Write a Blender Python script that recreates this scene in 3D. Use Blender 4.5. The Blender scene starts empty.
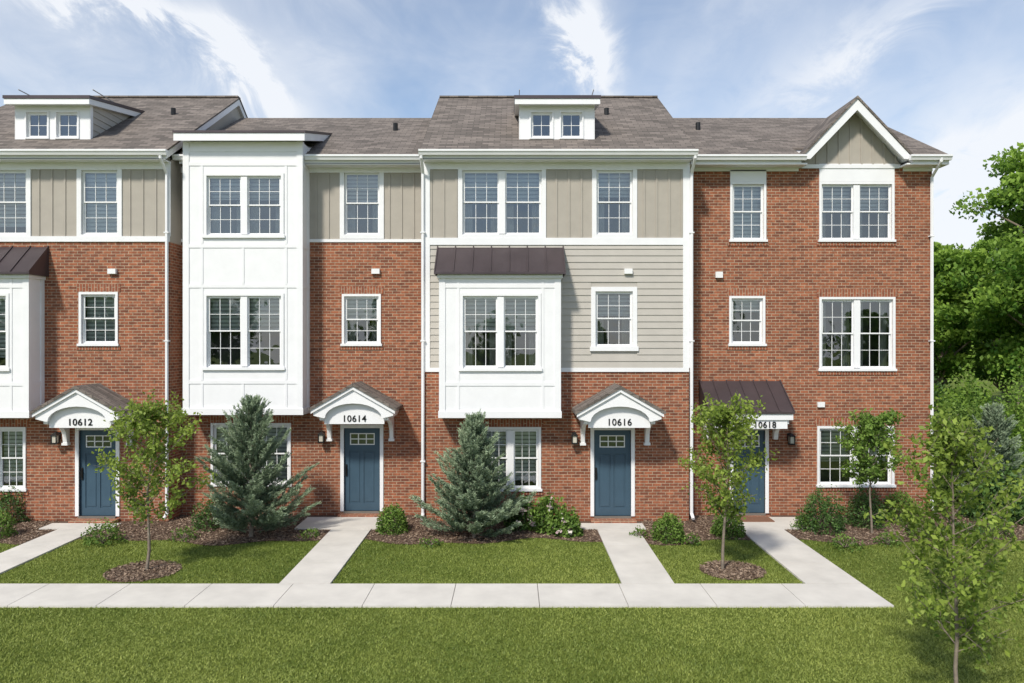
import bpy, math, random
import numpy as np
from mathutils import Vector
random.seed(7); rng=np.random.default_rng(7)
FL=760.0; CZ=4.5; CD=19.0
DF=19.0; DR=19.65           # distances of the forward and the recessed wall planes
# ---------------------------------------------------------------- materials
def nn(nt,t,**k):
    n=nt.nodes.new(t)
    for a,b in k.items(): setattr(n,a,b)
    return n
def base_mat(name,rough=.7,metal=0.,spec=.5):
    m=bpy.data.materials.new(name); m.use_nodes=True
    nt=m.node_tree; b=nt.nodes['Principled BSDF']
    b.inputs['Roughness'].default_value=rough; b.inputs['Metallic'].default_value=metal
    b.inputs['Specular IOR Level'].default_value=spec
    return m,nt,b
def ramp(nt,fac,stops):
    r=nn(nt,'ShaderNodeValToRGB'); e=r.color_ramp.elements
    while len(e)<len(stops): e.new(.5)
    for i,(p,c) in enumerate(stops):
        e[i].position=p; e[i].color=(*c,1)
    nt.links.new(fac,r.inputs[0]); return r.outputs[0]
def noise(nt,vec,scale,detail=4,rough=.6,dist=0):
    n=nn(nt,'ShaderNodeTexNoise'); n.inputs['Scale'].default_value=scale
    n.inputs['Detail'].default_value=detail; n.inputs['Roughness'].default_value=rough
    n.inputs['Distortion'].default_value=dist
    if vec is not None: nt.links.new(vec,n.inputs['Vector'])
    return n.outputs['Fac']
def mulc(nt,a,b,fac=1.,mode='MULTIPLY'):
    m=nn(nt,'ShaderNodeMix',data_type='RGBA',blend_type=mode); m.inputs[0].default_value=fac
    nt.links.new(a,m.inputs[6]); nt.links.new(b,m.inputs[7]); return m.outputs[2]
def bump(nt,b,h,strength,dist):
    n=nn(nt,'ShaderNodeBump'); n.inputs['Strength'].default_value=strength; n.inputs['Distance'].default_value=dist
    nt.links.new(h,n.inputs['Height']); nt.links.new(n.outputs[0],b.inputs['Normal'])
def plain(name,c,rough=.6,metal=0.,var=.12,scale=3.,bs=0.,bscale=60,spec=.4):
    m,nt,b=base_mat(name,rough,metal,spec)
    tc=nn(nt,'ShaderNodeTexCoord').outputs['Object']
    lo=tuple(x*(1-var) for x in c); hi=tuple(min(1,x*(1+var)) for x in c)
    nt.links.new(ramp(nt,noise(nt,tc,scale,5),[(.3,lo),(.7,hi)]),b.inputs['Base Color'])
    if bs: bump(nt,b,noise(nt,tc,bscale,4),bs,.01)
    return m
def brick_mat(name,rot=False,c1=(.345,.125,.066),c2=(.165,.062,.04)):
    m,nt,b=base_mat(name,.85,0,.25)
    uv=nn(nt,'ShaderNodeTexCoord').outputs['UV']
    mp=nn(nt,'ShaderNodeMapping'); nt.links.new(uv,mp.inputs[0])
    if rot: mp.inputs['Rotation'].default_value=(0,0,math.radians(90))
    br=nn(nt,'ShaderNodeTexBrick'); nt.links.new(mp.outputs[0],br.inputs['Vector'])
    br.inputs['Scale'].default_value=1; br.inputs['Brick Width'].default_value=.213
    br.inputs['Row Height'].default_value=.0735; br.inputs['Mortar Size'].default_value=.007
    br.inputs['Mortar Smooth'].default_value=.15; br.inputs['Bias'].default_value=-.1
    br.inputs['Color1'].default_value=(*c1,1); br.inputs['Color2'].default_value=(*c2,1)
    br.inputs['Mortar'].default_value=(.44,.35,.26,1)
    n1=ramp(nt,noise(nt,uv,.7,5),[(.25,(.82,.82,.82)),(.75,(1.12,1.1,1.08))])
    n2=ramp(nt,noise(nt,uv,9,3),[(.3,(.70,.70,.70)),(.7,(1.24,1.20,1.15))])
    c=mulc(nt,mulc(nt,br.outputs['Color'],n1),n2)
    nt.links.new(c,b.inputs['Base Color'])
    inv=nn(nt,'ShaderNodeMath',operation='SUBTRACT'); inv.inputs[0].default_value=1
    nt.links.new(br.outputs['Fac'],inv.inputs[1]); bump(nt,b,inv.outputs[0],.6,.008)
    return m
def shingle_mat():
    m,nt,b=base_mat('asphalt_shingles',.9,0,.2)
    uv=nn(nt,'ShaderNodeTexCoord').outputs['UV']
    br=nn(nt,'ShaderNodeTexBrick'); nt.links.new(uv,br.inputs['Vector'])
    br.inputs['Scale'].default_value=1; br.inputs['Brick Width'].default_value=.3
    br.inputs['Row Height'].default_value=.125; br.inputs['Mortar Size'].default_value=.008
    br.inputs['Color1'].default_value=(.235,.20,.175,1); br.inputs['Color2'].default_value=(.12,.104,.092,1)
    br.inputs['Mortar'].default_value=(.08,.072,.065,1); br.inputs['Bias'].default_value=0
    n1=ramp(nt,noise(nt,uv,1.1,6),[(.25,(.8,.8,.8)),(.75,(1.15,1.15,1.15))])
    n2=ramp(nt,noise(nt,uv,60,2),[(.3,(.7,.7,.7)),(.7,(1.3,1.3,1.3))])
    nt.links.new(mulc(nt,mulc(nt,br.outputs['Color'],n1),n2),b.inputs['Base Color'])
    bump(nt,b,noise(nt,uv,90,3),.4,.01); return m
def glass_mat():
    m=bpy.data.materials.new('window_glass'); m.use_nodes=True; nt=m.node_tree; nt.nodes.clear()
    o=nn(nt,'ShaderNodeOutputMaterial'); mx=nn(nt,'ShaderNodeMixShader')
    t=nn(nt,'ShaderNodeBsdfTransparent'); t.inputs[0].default_value=(.76,.80,.80,1)
    g=nn(nt,'ShaderNodeBsdfGlossy'); g.inputs['Roughness'].default_value=.015; g.inputs[0].default_value=(.9,.95,1,1)
    lw=nn(nt,'ShaderNodeFresnel'); lw.inputs[0].default_value=1.5
    mm=nn(nt,'ShaderNodeMath',operation='MULTIPLY_ADD'); mm.inputs[1].default_value=1.8; mm.inputs[2].default_value=.09
    nt.links.new(lw.outputs[0],mm.inputs[0]); nt.links.new(mm.outputs[0],mx.inputs[0])
    tc=nn(nt,'ShaderNodeTexCoord').outputs['Object']
    bp=nn(nt,'ShaderNodeBump'); bp.inputs['Strength'].default_value=.12; bp.inputs['Distance'].default_value=.05
    nt.links.new(noise(nt,tc,1.6,2),bp.inputs['Height']); nt.links.new(bp.outputs[0],g.inputs['Normal'])
    nt.links.new(t.outputs[0],mx.inputs[1]); nt.links.new(g.outputs[0],mx.inputs[2]); nt.links.new(mx.outputs[0],o.inputs[0])
    return m
def blind_mat():
    m,nt,b=base_mat('window_blind',.7)
    tc=nn(nt,'ShaderNodeTexCoord').outputs['UV']
    w=nn(nt,'ShaderNodeTexWave',bands_direction='Y'); w.inputs['Scale'].default_value=3.1
    nt.links.new(tc,w.inputs[0])
    nt.links.new(ramp(nt,w.outputs['Fac'],[(.1,(.34,.34,.33)),(.55,(.82,.81,.77))]),b.inputs['Base Color'])
    return m
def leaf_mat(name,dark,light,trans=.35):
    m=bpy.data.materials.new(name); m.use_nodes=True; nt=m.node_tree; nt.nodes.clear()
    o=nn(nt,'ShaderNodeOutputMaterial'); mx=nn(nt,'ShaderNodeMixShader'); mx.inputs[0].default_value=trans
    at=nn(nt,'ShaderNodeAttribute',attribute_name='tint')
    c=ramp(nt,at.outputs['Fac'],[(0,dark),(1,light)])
    d=nn(nt,'ShaderNodeBsdfPrincipled'); d.inputs['Roughness'].default_value=.55; d.inputs['Specular IOR Level'].default_value=.3
    t=nn(nt,'ShaderNodeBsdfTranslucent')
    nt.links.new(c,d.inputs['Base Color']); nt.links.new(c,t.inputs[0])
    nt.links.new(d.outputs[0],mx.inputs[1]); nt.links.new(t.outputs[0],mx.inputs[2]); nt.links.new(mx.outputs[0],o.inputs[0])
    return m
M={}
M['brick']=brick_mat('red_brick'); M['soldier']=brick_mat('soldier_course_brick',True,(.34,.12,.065),(.23,.08,.05))
M['shingle']=shingle_mat(); M['glass']=glass_mat(); M['blind']=blind_mat()
M['white']=plain('white_paint',(.80,.80,.81),.45,var=.03)
M['vinyl']=plain('white_vinyl',(.80,.80,.80),.35,var=.02)
M['taupe']=plain('taupe_board_siding',(.39,.355,.305),.6,var=.05,bs=.1,bscale=25)
M['lap']=plain('greige_lap_siding',(.46,.43,.385),.6,var=.05,bs=.1,bscale=25)
M['metal']=plain('bronze_standing_seam',(.08,.062,.066),.38,.35,var=.12,scale=2)
M['dark']=plain('room_interior',(.13,.12,.11),.9,var=.5,scale=1.2)
M['curtain']=plain('linen_curtain',(.62,.59,.54),.9,var=.2,scale=6)
M['door']=plain('blue_door_paint',(.048,.09,.13),.4,var=.06)
M['black']=plain('black_metal',(.02,.02,.02),.4,.3)
M['concrete']=plain('concrete',(.60,.57,.52),.85,var=.10,scale=1.6,bs=.3,bscale=50)
M['joint']=plain('pavement_joint',(.18,.16,.14),.95)
M['mulch']=plain('bark_mulch',(.11,.07,.048),.95,var=.5,scale=22,bs=1.,bscale=40)
M['chip']=leaf_mat('mulch_chips',(.08,.048,.034),(.38,.28,.20),0.02)
M['bark']=plain('tree_bark',(.22,.18,.14),.9,var=.3,scale=12,bs=.6,bscale=40)
M['mat']=plain('coir_doormat',(.20,.10,.06),.95,var=.4,scale=60)
M['lampglass']=plain('lantern_glass',(.55,.52,.45),.2)
def ground_mat():
    m,nt,b=base_mat('lawn_soil_grass',.95,0,.1)
    tc=nn(nt,'ShaderNodeTexCoord').outputs['Object']
    c1=ramp(nt,noise(nt,tc,.5,6),[(.3,(.10,.145,.026)),(.7,(.16,.20,.045))])
    c2=ramp(nt,noise(nt,tc,40,4),[(.3,(.7,.7,.65)),(.7,(1.25,1.2,1.1))])
    nt.links.new(mulc(nt,c1,c2),b.inputs['Base Color']); bump(nt,b,noise(nt,tc,70,4),.8,.03); return m
M['ground']=ground_mat()
M['grass']=leaf_mat('grass_blades',(.095,.15,.022),(.37,.42,.10),.25)
M['leafY']=leaf_mat('young_leaves',(.09,.16,.025),(.38,.48,.085),.42)
M['leafM']=leaf_mat('maple_leaves',(.075,.18,.022),(.38,.55,.09),.45)
M['leafD']=leaf_mat('dark_leaves',(.035,.08,.02),(.15,.27,.065),.3)
M['leafS']=leaf_mat('shrub_leaves',(.06,.125,.02),(.27,.41,.08),.35)
M['needle']=leaf_mat('blue_green_needles',(.07,.115,.065),(.38,.47,.30),.2)
M['bloom']=leaf_mat('flower_petals',(.45,.30,.32),(.75,.70,.62),.2)
# ---------------------------------------------------------------- mesh builder
class MB:
    def __init__(s): s.v=[];s.f=[];s.m=[];s.mats=[]
    def poly(s,pts,m):
        i=len(s.v); s.v+= [tuple(p) for p in pts]; s.f.append(list(range(i,i+len(pts))))
        if m not in s.mats: s.mats.append(m)
        s.m.append(s.mats.index(m))
    def box(s,x0,x1,y0,y1,z0,z1,m):
        a=[(x0,y0,z0),(x1,y0,z0),(x1,y1,z0),(x0,y1,z0),(x0,y0,z1),(x1,y0,z1),(x1,y1,z1),(x0,y1,z1)]
        for q in ((3,2,1,0),(4,5,6,7),(0,1,5,4),(1,2,6,5),(2,3,7,6),(3,0,4,7)): s.poly([a[k] for k in q],m)
    def prism(s,pts,ax,a,b,m):
        def P(p,t): return (t,p[0],p[1]) if ax=='x' else ((p[0],t,p[1]) if ax=='y' else (p[0],p[1],t))
        n=len(pts); s.poly([P(p,a) for p in pts],m); s.poly([P(p,b) for p in reversed(pts)],m)
        for i in range(n):
            p,q=pts[i],pts[(i+1)%n]; s.poly([P(p,a),P(p,b),P(q,b),P(q,a)],m)
    def tube(s,pts,r,m,n=8):
        pts=[Vector(p) for p in pts]; rings=[]
        for i,p in enumerate(pts):
            d=(pts[min(i+1,len(pts)-1)]-pts[max(i-1,0)]).normalized()
            ref=Vector((0,1,0)) if abs(d.y)<.9 else Vector((1,0,0))
            u=d.cross(ref).normalized(); w=d.cross(u)
            rings.append([p+(u*math.cos(2*math.pi*k/n)+w*math.sin(2*math.pi*k/n))*r for k in range(n)])
        for a,b in zip(rings,rings[1:]):
            for k in range(n): s.poly([a[k],a[(k+1)%n],b[(k+1)%n],b[k]],m)
        s.poly(rings[0],m); s.poly(rings[-1],m)
    def build(s,name,parent=None):
        if not s.f: return None
        me=bpy.data.meshes.new(name); me.from_pydata(s.v,[],s.f)
        for m in s.mats: me.materials.append(M[m])
        me.polygons.foreach_set('material_index',s.m)
        uv=me.uv_layers.new(name='UVMap').data; V=me.vertices
        for p in me.polygons:
            n=p.normal; ax,ay,az=abs(n.x),abs(n.y),abs(n.z)
            for li in p.loop_indices:
                c=V[me.loops[li].vertex_index].co
                uv[li].uv=(c.x,c.y) if (az>ax and az>ay) else ((c.x,c.z) if ay>=ax else (c.y+.07,c.z))
        me.update(); o=bpy.data.objects.new(name,me); bpy.context.collection.objects.link(o)
        if parent: o.parent=parent
        return o
def empty(name,loc=(0,0,0)):
    e=bpy.data.objects.new(name,None); e.location=loc; bpy.context.collection.objects.link(e); return e
# elevation take-off: measurements on a wall at distance d -> metres on that wall
def hx(px,d): return (px-512)*d/FL
def hz(py,d): return CZ+(341.5-py)*d/FL
def R(a,b,c,e,d,sh=0): return (hx(a,d)+sh,hx(b,d)+sh,hz(e,d),hz(c,d))
def wall(mb,x0,x1,z0,z1,y,ops,m,rev=.14,revm=None):
    ops=[o for o in ops if o[1]>x0 and o[0]<x1 and o[3]>z0 and o[2]<z1]
    xs=sorted({x0,x1}|{min(max(v,x0),x1) for o in ops for v in o[:2]}); zs=sorted({z0,z1}|{min(max(v,z0),z1) for o in ops for v in o[2:]})
    for a,b in zip(xs,xs[1:]):
        for c,d in zip(zs,zs[1:]):
            if b-a<1e-5 or d-c<1e-5: continue
            cx,cz=(a+b)/2,(c+d)/2
            if any(o[0]<cx<o[1] and o[2]<cz<o[3] for o in ops): continue
            mb.poly([(a,y,c),(b,y,c),(b,y,d),(a,y,d)],m)
    r=revm or m
    for a,b,c,d in ops:
        mb.poly([(a,y,c),(a,y+rev,c),(a,y+rev,d),(a,y,d)],r); mb.poly([(b,y,c),(b,y+rev,c),(b,y+rev,d),(b,y,d)],r)
        mb.poly([(a,y,c),(b,y,c),(b,y+rev,c),(a,y+rev,c)],r); mb.poly([(a,y,d),(b,y,d),(b,y+rev,d),(a,y+rev,d)],r)
def window(W,rect,y,n=1,c=.06,deep=.9,blind=None,sill=True,cols=3,single=False,room='dark',mw=.16,curt=None):
    """rect = outside of casing; returns wall opening"""
    x0,x1,z0,z1=rect; a,b,e,f=x0+c,x1-c,z0+c,z1-c
    pr=.03
    W.box(x0,x1,y-pr,y+.015,f,z1,'white'); W.box(x0,a,y-pr,y+.015,e,f,'white'); W.box(b,x1,y-pr,y+.015,e,f,'white')
    W.box(x0-(.03 if sill else 0),x1+(.03 if sill else 0),y-pr-(.03 if sill else 0),y+.02,z0,e,'white')
    fr=.025; y1=y+.03
    W.box(a,b,y1,y1+.09,f-fr,f,'vinyl'); W.box(a,b,y1,y1+.09,e,e+fr,'vinyl')
    W.box(a,a+fr,y1,y1+.09,e+fr,f-fr,'vinyl'); W.box(b-fr,b,y1,y1+.09,e+fr,f-fr,'vinyl')
    uw=(b-a-2*fr-(n-1)*mw)/n
    if curt is None: curt=random.random()<.45
    for k in range(n):
        u0=a+fr+k*(uw+mw); u1=u0+uw
        if k: W.box(u0-mw,u0,y-.01,y1+.09,e+fr,f-fr,'white')
        mid=(e+f)/2; st=.034
        halves=[(e+fr,f-fr,y1+.02)] if single else [(mid-.0,f-fr,y1+.015),(e+fr,mid+.035,y1+.045)]
        for hi,(s0,s1,yy) in enumerate(halves):
            W.box(u0,u0+st,yy,yy+.028,s0,s1,'vinyl'); W.box(u1-st,u1,yy,yy+.028,s0,s1,'vinyl')
            W.box(u0+st,u1-st,yy,yy+.028,s1-st,s1,'vinyl'); W.box(u0+st,u1-st,yy,yy+.028,s0,s0+st,'vinyl')
            g=yy+.016; W.poly([(u0+st,g,s0+st),(u1-st,g,s0+st),(u1-st,g,s1-st),(u0+st,g,s1-st)],'glass')
            mu=.0065
            for i in range(1,cols):
                cx=u0+st+(uw-2*st)*i/cols; W.box(cx-mu,cx+mu,yy+.004,yy+.014,s0+st,s1-st,'vinyl')
            cz=(s0+s1)/2; W.box(u0+st,u1-st,yy+.0025,yy+.013,cz-mu,cz+mu,'vinyl')
        bl=random.choice([.25,.4,.5,.9,1]) if blind is None else blind
        if bl>0:
            zb=f-(f-e)*bl*random.uniform(.93,1); yb=y+.19
            W.poly([(u0,yb,zb),(u1,yb,zb),(u1,yb,f),(u0,yb,f)],'blind'); W.box(u0,u1,yb-.02,yb+.02,zb-.02,zb,'white')
        if curt and bl<.8:
            for s0_,s1_ in ((u0,u0+uw*.24),(u1-uw*.24,u1)):
                m=8
                for i in range(m):
                    xa=s0_+(s1_-s0_)*i/m; xb=s0_+(s1_-s0_)*(i+1)/m; ya=y+.27+(.03 if i%2 else 0); yb2=y+.27+(0 if i%2 else .03)
                    W.poly([(xa,ya,e-.05),(xb,yb2,e-.05),(xb,yb2,f),(xa,ya,f)],'curtain')
    A,B,E,G=a-.05,b+.05,e-.1,f+.05; Y0=y+.135; Y1=y+deep
    W.poly([(A,Y1,E),(B,Y1,E),(B,Y1,G),(A,Y1,G)],room)
    W.poly([(A,Y0,E),(A,Y1,E),(A,Y1,G),(A,Y0,G)],room); W.poly([(B,Y0,E),(B,Y1,E),(B,Y1,G),(B,Y0,G)],room)
    W.poly([(A,Y0,E),(B,Y0,E),(B,Y1,E),(A,Y1,E)],room); W.poly([(A,Y0,G),(B,Y0,G),(B,Y1,G),(A,Y1,G)],room)
    return (a-.001,b+.001,e-.001,f+.001)
def header(mb,rect,y,h=.2,bottom=True):
    x0,x1,z0,z1=rect
    mb.box(x0-.06,x1+.06,y-.012,y+.02,z1+.003,z1+h,'soldier')
    if bottom: mb.box(x0-.06,x1+.06,y-.022,y+.02,z0-.095,z0-.003,'soldier')
def planks(mb,x0,x1,z0,z1,y,blocks,m,e=.165):
    z=z0
    while z<z1-.01:
        t=min(z+e,z1); iv=[(x0,x1)]
        for o in blocks:
            if o[3]>z+.01 and o[2]<t-.01:
                nv=[]
                for a,b in iv:
                    if o[1]<=a or o[0]>=b: nv.append((a,b)); continue
                    if o[0]>a: nv.append((a,o[0]))
                    if o[1]<b: nv.append((o[1],b))
                iv=nv
        for a,b in iv:
            mb.poly([(a,y-.024,z),(b,y-.024,z),(b,y-.006,t),(a,y-.006,t)],m)
            mb.poly([(a,y-.024,z),(b,y-.024,z),(b,y-.001,z),(a,y-.001,z)],m)
        z+=e
def battens(mb,x0,x1,z0,z1,y,blocks,m,sp=.32):
    n=max(1,round((x1-x0)/sp)); 
    for i in range(n+1):
        x=x0+.03+(x1-x0-.06)*i/n; c=[(z0,z1)]
        for o in blocks:
            if o[1]>x-.03 and o[0]<x+.03:
                nv=[]
                for a,b in c:
                    if o[3]<=a or o[2]>=b: nv.append((a,b)); continue
                    if o[2]>a: nv.append((a,o[2]))
                    if o[3]<b: nv.append((o[3],b))
                c=nv
        for a,b in c:
            if b-a>.05: mb.box(x-.025,x+.025,y-.02,y+.002,a,b,m)
def roof_profile(mb,x0,x1,yf,ze,yr,zr,yb,zb=None,inset=.02):
    zb=ze if zb is None else zb
    mb.prism([(yf,ze),(yr,zr),(yb,zb),(yb,zb-.05),(yr,zr-.05),(yf,ze-.05)],'x',x0,x1,'shingle')
    mb.prism([(yf+.03,ze-.052),(yr,zr-.052),(yb-.03,zb-.052),(yb-.03,zb-.22),(yr,zr-.24),(yf+.03,ze-.22)],'x',x0+inset,x1-inset,'white')
def gutter(mb,x0,x1,yf,z,m='white'):
    mb.prism([(yf-.11,z),(yf+.02,z),(yf+.02,z-.13),(yf-.06,z-.13),(yf-.085,z-.07),(yf-.11,z-.045)],'x',x0,x1,m)
def downspout(mb,x,y,ztop,yg,zb=.12):
    mb.tube([(x,yg,ztop),(x,yg,ztop-.1),(x,y-.07,ztop-.42),(x,y-.07,zb+.1),(x,y-.25,zb)],.042,'white',6)
    for z in (1.5,4.5,7.2): mb.box(x-.06,x+.06,y-.115,y-.0,z,z+.03,'white')
def lantern(mb,x,y,z):
    mb.box(x-.05,x+.05,y-.03,y,z-.08,z+.1,'black'); mb.tube([(x,y-.02,z+.02),(x,y-.1,z+.12),(x,y-.17,z+.1)],.012,'black')
    c=y-.17; mb.box(x-.055,x+.055,c-.055,c+.055,z-.14,z+.03,'lampglass')
    for sx in(-1,1):
        for sy in(-1,1): mb.box(x+sx*.06-.01,x+sx*.06+.01,c+sy*.06-.01,c+sy*.06+.01,z-.15,z+.035,'black')
    mb.box(x-.075,x+.075,c-.075,c+.075,z-.175,z-.148,'black')
    b=[(x-.09,c-.09,z+.035),(x+.09,c-.09,z+.035),(x+.09,c+.09,z+.035),(x-.09,c+.09,z+.035)]; t=(x,c,z+.12)
    mb.poly(b,'black')
    for i in range(4): mb.poly([b[i],b[(i+1)%4],t],'black')
def door(D,rect,y):
    x0,x1,z0,z1=rect; c=.09
    D.box(x0-c,x0,y-.03,y+.1,z0,z1+c,'white'); D.box(x1,x1+c,y-.03,y+.1,z0,z1+c,'white'); D.box(x0,x1,y-.028,y+.1,z1,z1+c,'white')
    D.box(x0,x1,y-.05,y+.12,z0-.05,z0,'joint')
    yd=y+.05; w=x1-x0; h=z1-z0
    l0,l1=x0+.17*w,x1-.17*w; g0,g1=z0+.80*h,z0+.93*h
    p=[(l0,l1,g0,g1)]; pan=[(x0+.14*w,x0+.46*w,z0+.09*h,z0+.72*h),(x0+.54*w,x0+.86*w,z0+.09*h,z0+.72*h)]
    wall(D,x0,x1,z0,z1,yd,p+pan,'door',.02)
    for a,b,e,f in pan:
        D.poly([(a,yd+.02,e),(b,yd+.02,e),(b,yd+.02,f),(a,yd+.02,f)],'door')
        D.box(a+.04,b-.04,yd+.008,yd+.018,e+.04,f-.04,'door')
    D.poly([(l0,yd+.015,g0),(l1,yd+.015,g0),(l1,yd+.015,g1),(l0,yd+.015,g1)],'glass')
    D.poly([(l0,yd+.06,g0),(l1,yd+.06,g0),(l1,yd+.06,g1),(l0,yd+.06,g1)],'blind')
    for i in range(4):
        x=l0+(l1-l0)*i/3; D.box(x-.012,x+.012,yd-.008,yd+.012,g0,g1,'vinyl')
    for zz in (g0,(g0+g1)/2,g1): D.box(l0-.012,l1+.012,yd-.010,yd+.010,zz-.012,zz+.012,'vinyl')
    D.box(x0+.035,x0+.075,yd-.03,yd,z0+.42*h,z0+.56*h,'black'); D.tube([(x0+.055,yd-.02,z0+.45*h),(x0+.055,yd-.07,z0+.46*h),(x0+.055,yd-.07,z0+.53*h),(x0+.055,yd-.02,z0+.54*h)],.011,'black')
def portico(Pm,cx,y,zoff=0,pj=1.0):
    yf=y-pj; H=.98; pts=[(cx-H,2.80),(cx,3.36),(cx+H,2.80),(cx+H,2.66),(cx+.74,2.60)]
    for i in range(0,13):
        t=math.pi*i/12; pts.append((cx+.70*math.cos(t),2.60+.36*math.sin(t)))
    pts+=[(cx-.74,2.60),(cx-H,2.66)]
    pts=[(a,b+zoff) for a,b in pts]
    Pm.prism(pts,'y',yf,yf+.07,'white')
    Pm.box(cx-.74,cx+.74,yf+.14,yf+.20,2.44+zoff,3.0+zoff,'white')
    for s in(-1,1):
        Pm.prism([(cx+s*1.03,2.80+zoff),(cx,3.39+zoff),(cx,3.30+zoff),(cx+s*1.03,2.71+zoff)],'y',yf-.05,yf-.001,'white')
        Pm.prism([(cx+s*1.07,2.775+zoff),(cx,3.385+zoff),(cx,3.46+zoff),(cx+s*1.07,2.85+zoff)],'y',yf-.08,y,'shingle')
        xx=sorted([cx+s*H,cx+s*(H-.04)]); Pm.box(xx[0],xx[1],yf+.071,y,2.66+zoff,2.775+zoff,'white')
        xx=sorted([cx+s*.74,cx+s*(H-.041)]); Pm.box(xx[0],xx[1],yf+.071,y,2.64+zoff,2.68+zoff,'white')
        bx=cx+s*.80; b=[(y,1.98),(y,2.64),(yf+.1,2.64),(yf+.1,2.54)]
        for i in range(9):
            t=math.pi/2*i/8; b.append((y-.14-(pj-.3)*(1-math.sin(t)),2.52-.40*(1-math.cos(t))))
        b+=[(y-.12,1.98)]
        b=[(a,c+zoff) for a,c in b]; Pm.prism(b,'x',bx-.05,bx+.05,'white')
        Pm.box(bx-.075,bx+.075,y-.14,y,1.92+zoff,1.98+zoff,'white')
    Pm.box(cx-.94,cx+.94,yf+.202,y,2.60+zoff,2.635+zoff,'white')
def number(txt,x,y,z,parent,size=.225):
    c=bpy.data.curves.new('house_number','FONT'); c.body=txt; c.size=size; c.extrude=.006; c.align_x='CENTER'; c.space_character=1.08; c.offset=.003
    o=bpy.data.objects.new('house_number',c); o.location=(x,y,z); o.rotation_euler=(math.pi/2,0,0); c.materials.append(M['black'])
    bpy.context.collection.objects.link(o); o.parent=parent
def seam_roof(mb,x0,x1,yb,zb,yf,zf,n):
    mb.prism([(yb,zb),(yf,zf),(yf,zf-.05),(yb,zb-.05)],'x',x0,x1,'metal')
    for i in range(n+1):
        x=x0+.015+(x1-x0-.03)*i/n; mb.prism([(yb,zb+.035),(yf,zf+.035),(yf,zf+.001),(yb,zb+.001)],'x',x-.014,x+.014,'metal')
    for s in (x0,x1):
        t=.02 if s==x0 else -.02
        mb.prism([(yb,zb-.051),(yf,zf-.051),(yb,zf-.051)],'x',min(s,s+t)+.0,max(s,s+t),'metal')
def baybox(B,W,x0,x1,z0,z1,yf,yb,rects,blinds,hl,deep=.5,top=True):
    ops=[window(W,r,yf,2,.07,deep,blind=bl) for r,bl in zip(rects,blinds)]
    wall(B,x0,x1,z0,z1,yf,ops,'white',.03)
    for x in(x0,x1): B.poly([(x,yf,z0),(x,yb,z0),(x,yb,z1),(x,yf,z1)],'white')
    B.poly([(x0,yf,z0),(x1,yf,z0),(x1,yb,z0),(x0,yb,z0)],'white')
    t=.022; cb=.13
    B.box(x0-t,x0+cb,yf-t,yf-.001,z0+.14,z1,'white'); B.box(x1-cb,x1+t,yf-t,yf-.001,z0+.14,z1,'white')
    for x,s in((x0,-1),(x1,1)):
        a,b=sorted((x+s*.001,x+s*t)); B.box(a,b,yf,yf+cb,z0+.14,z1,'white'); B.box(a,b,yb-cb,yb,z0+.14,z1,'white')
    B.box(x0-.04,x1+.04,yf-.04,yb,z0-.02,z0+.14,'white')
    for z in hl: B.box(x0+cb,x1-cb,yf-.016,yf-.001,z-.045,z+.045,'white'); [B.box(*sorted((x,x+s*.016)),yf+cb,yb-cb,z-.045,z+.045,'white') for x,s in((x0,-1),(x1,1))]
    return ops
YR=4.6; ZR=12.08
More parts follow.
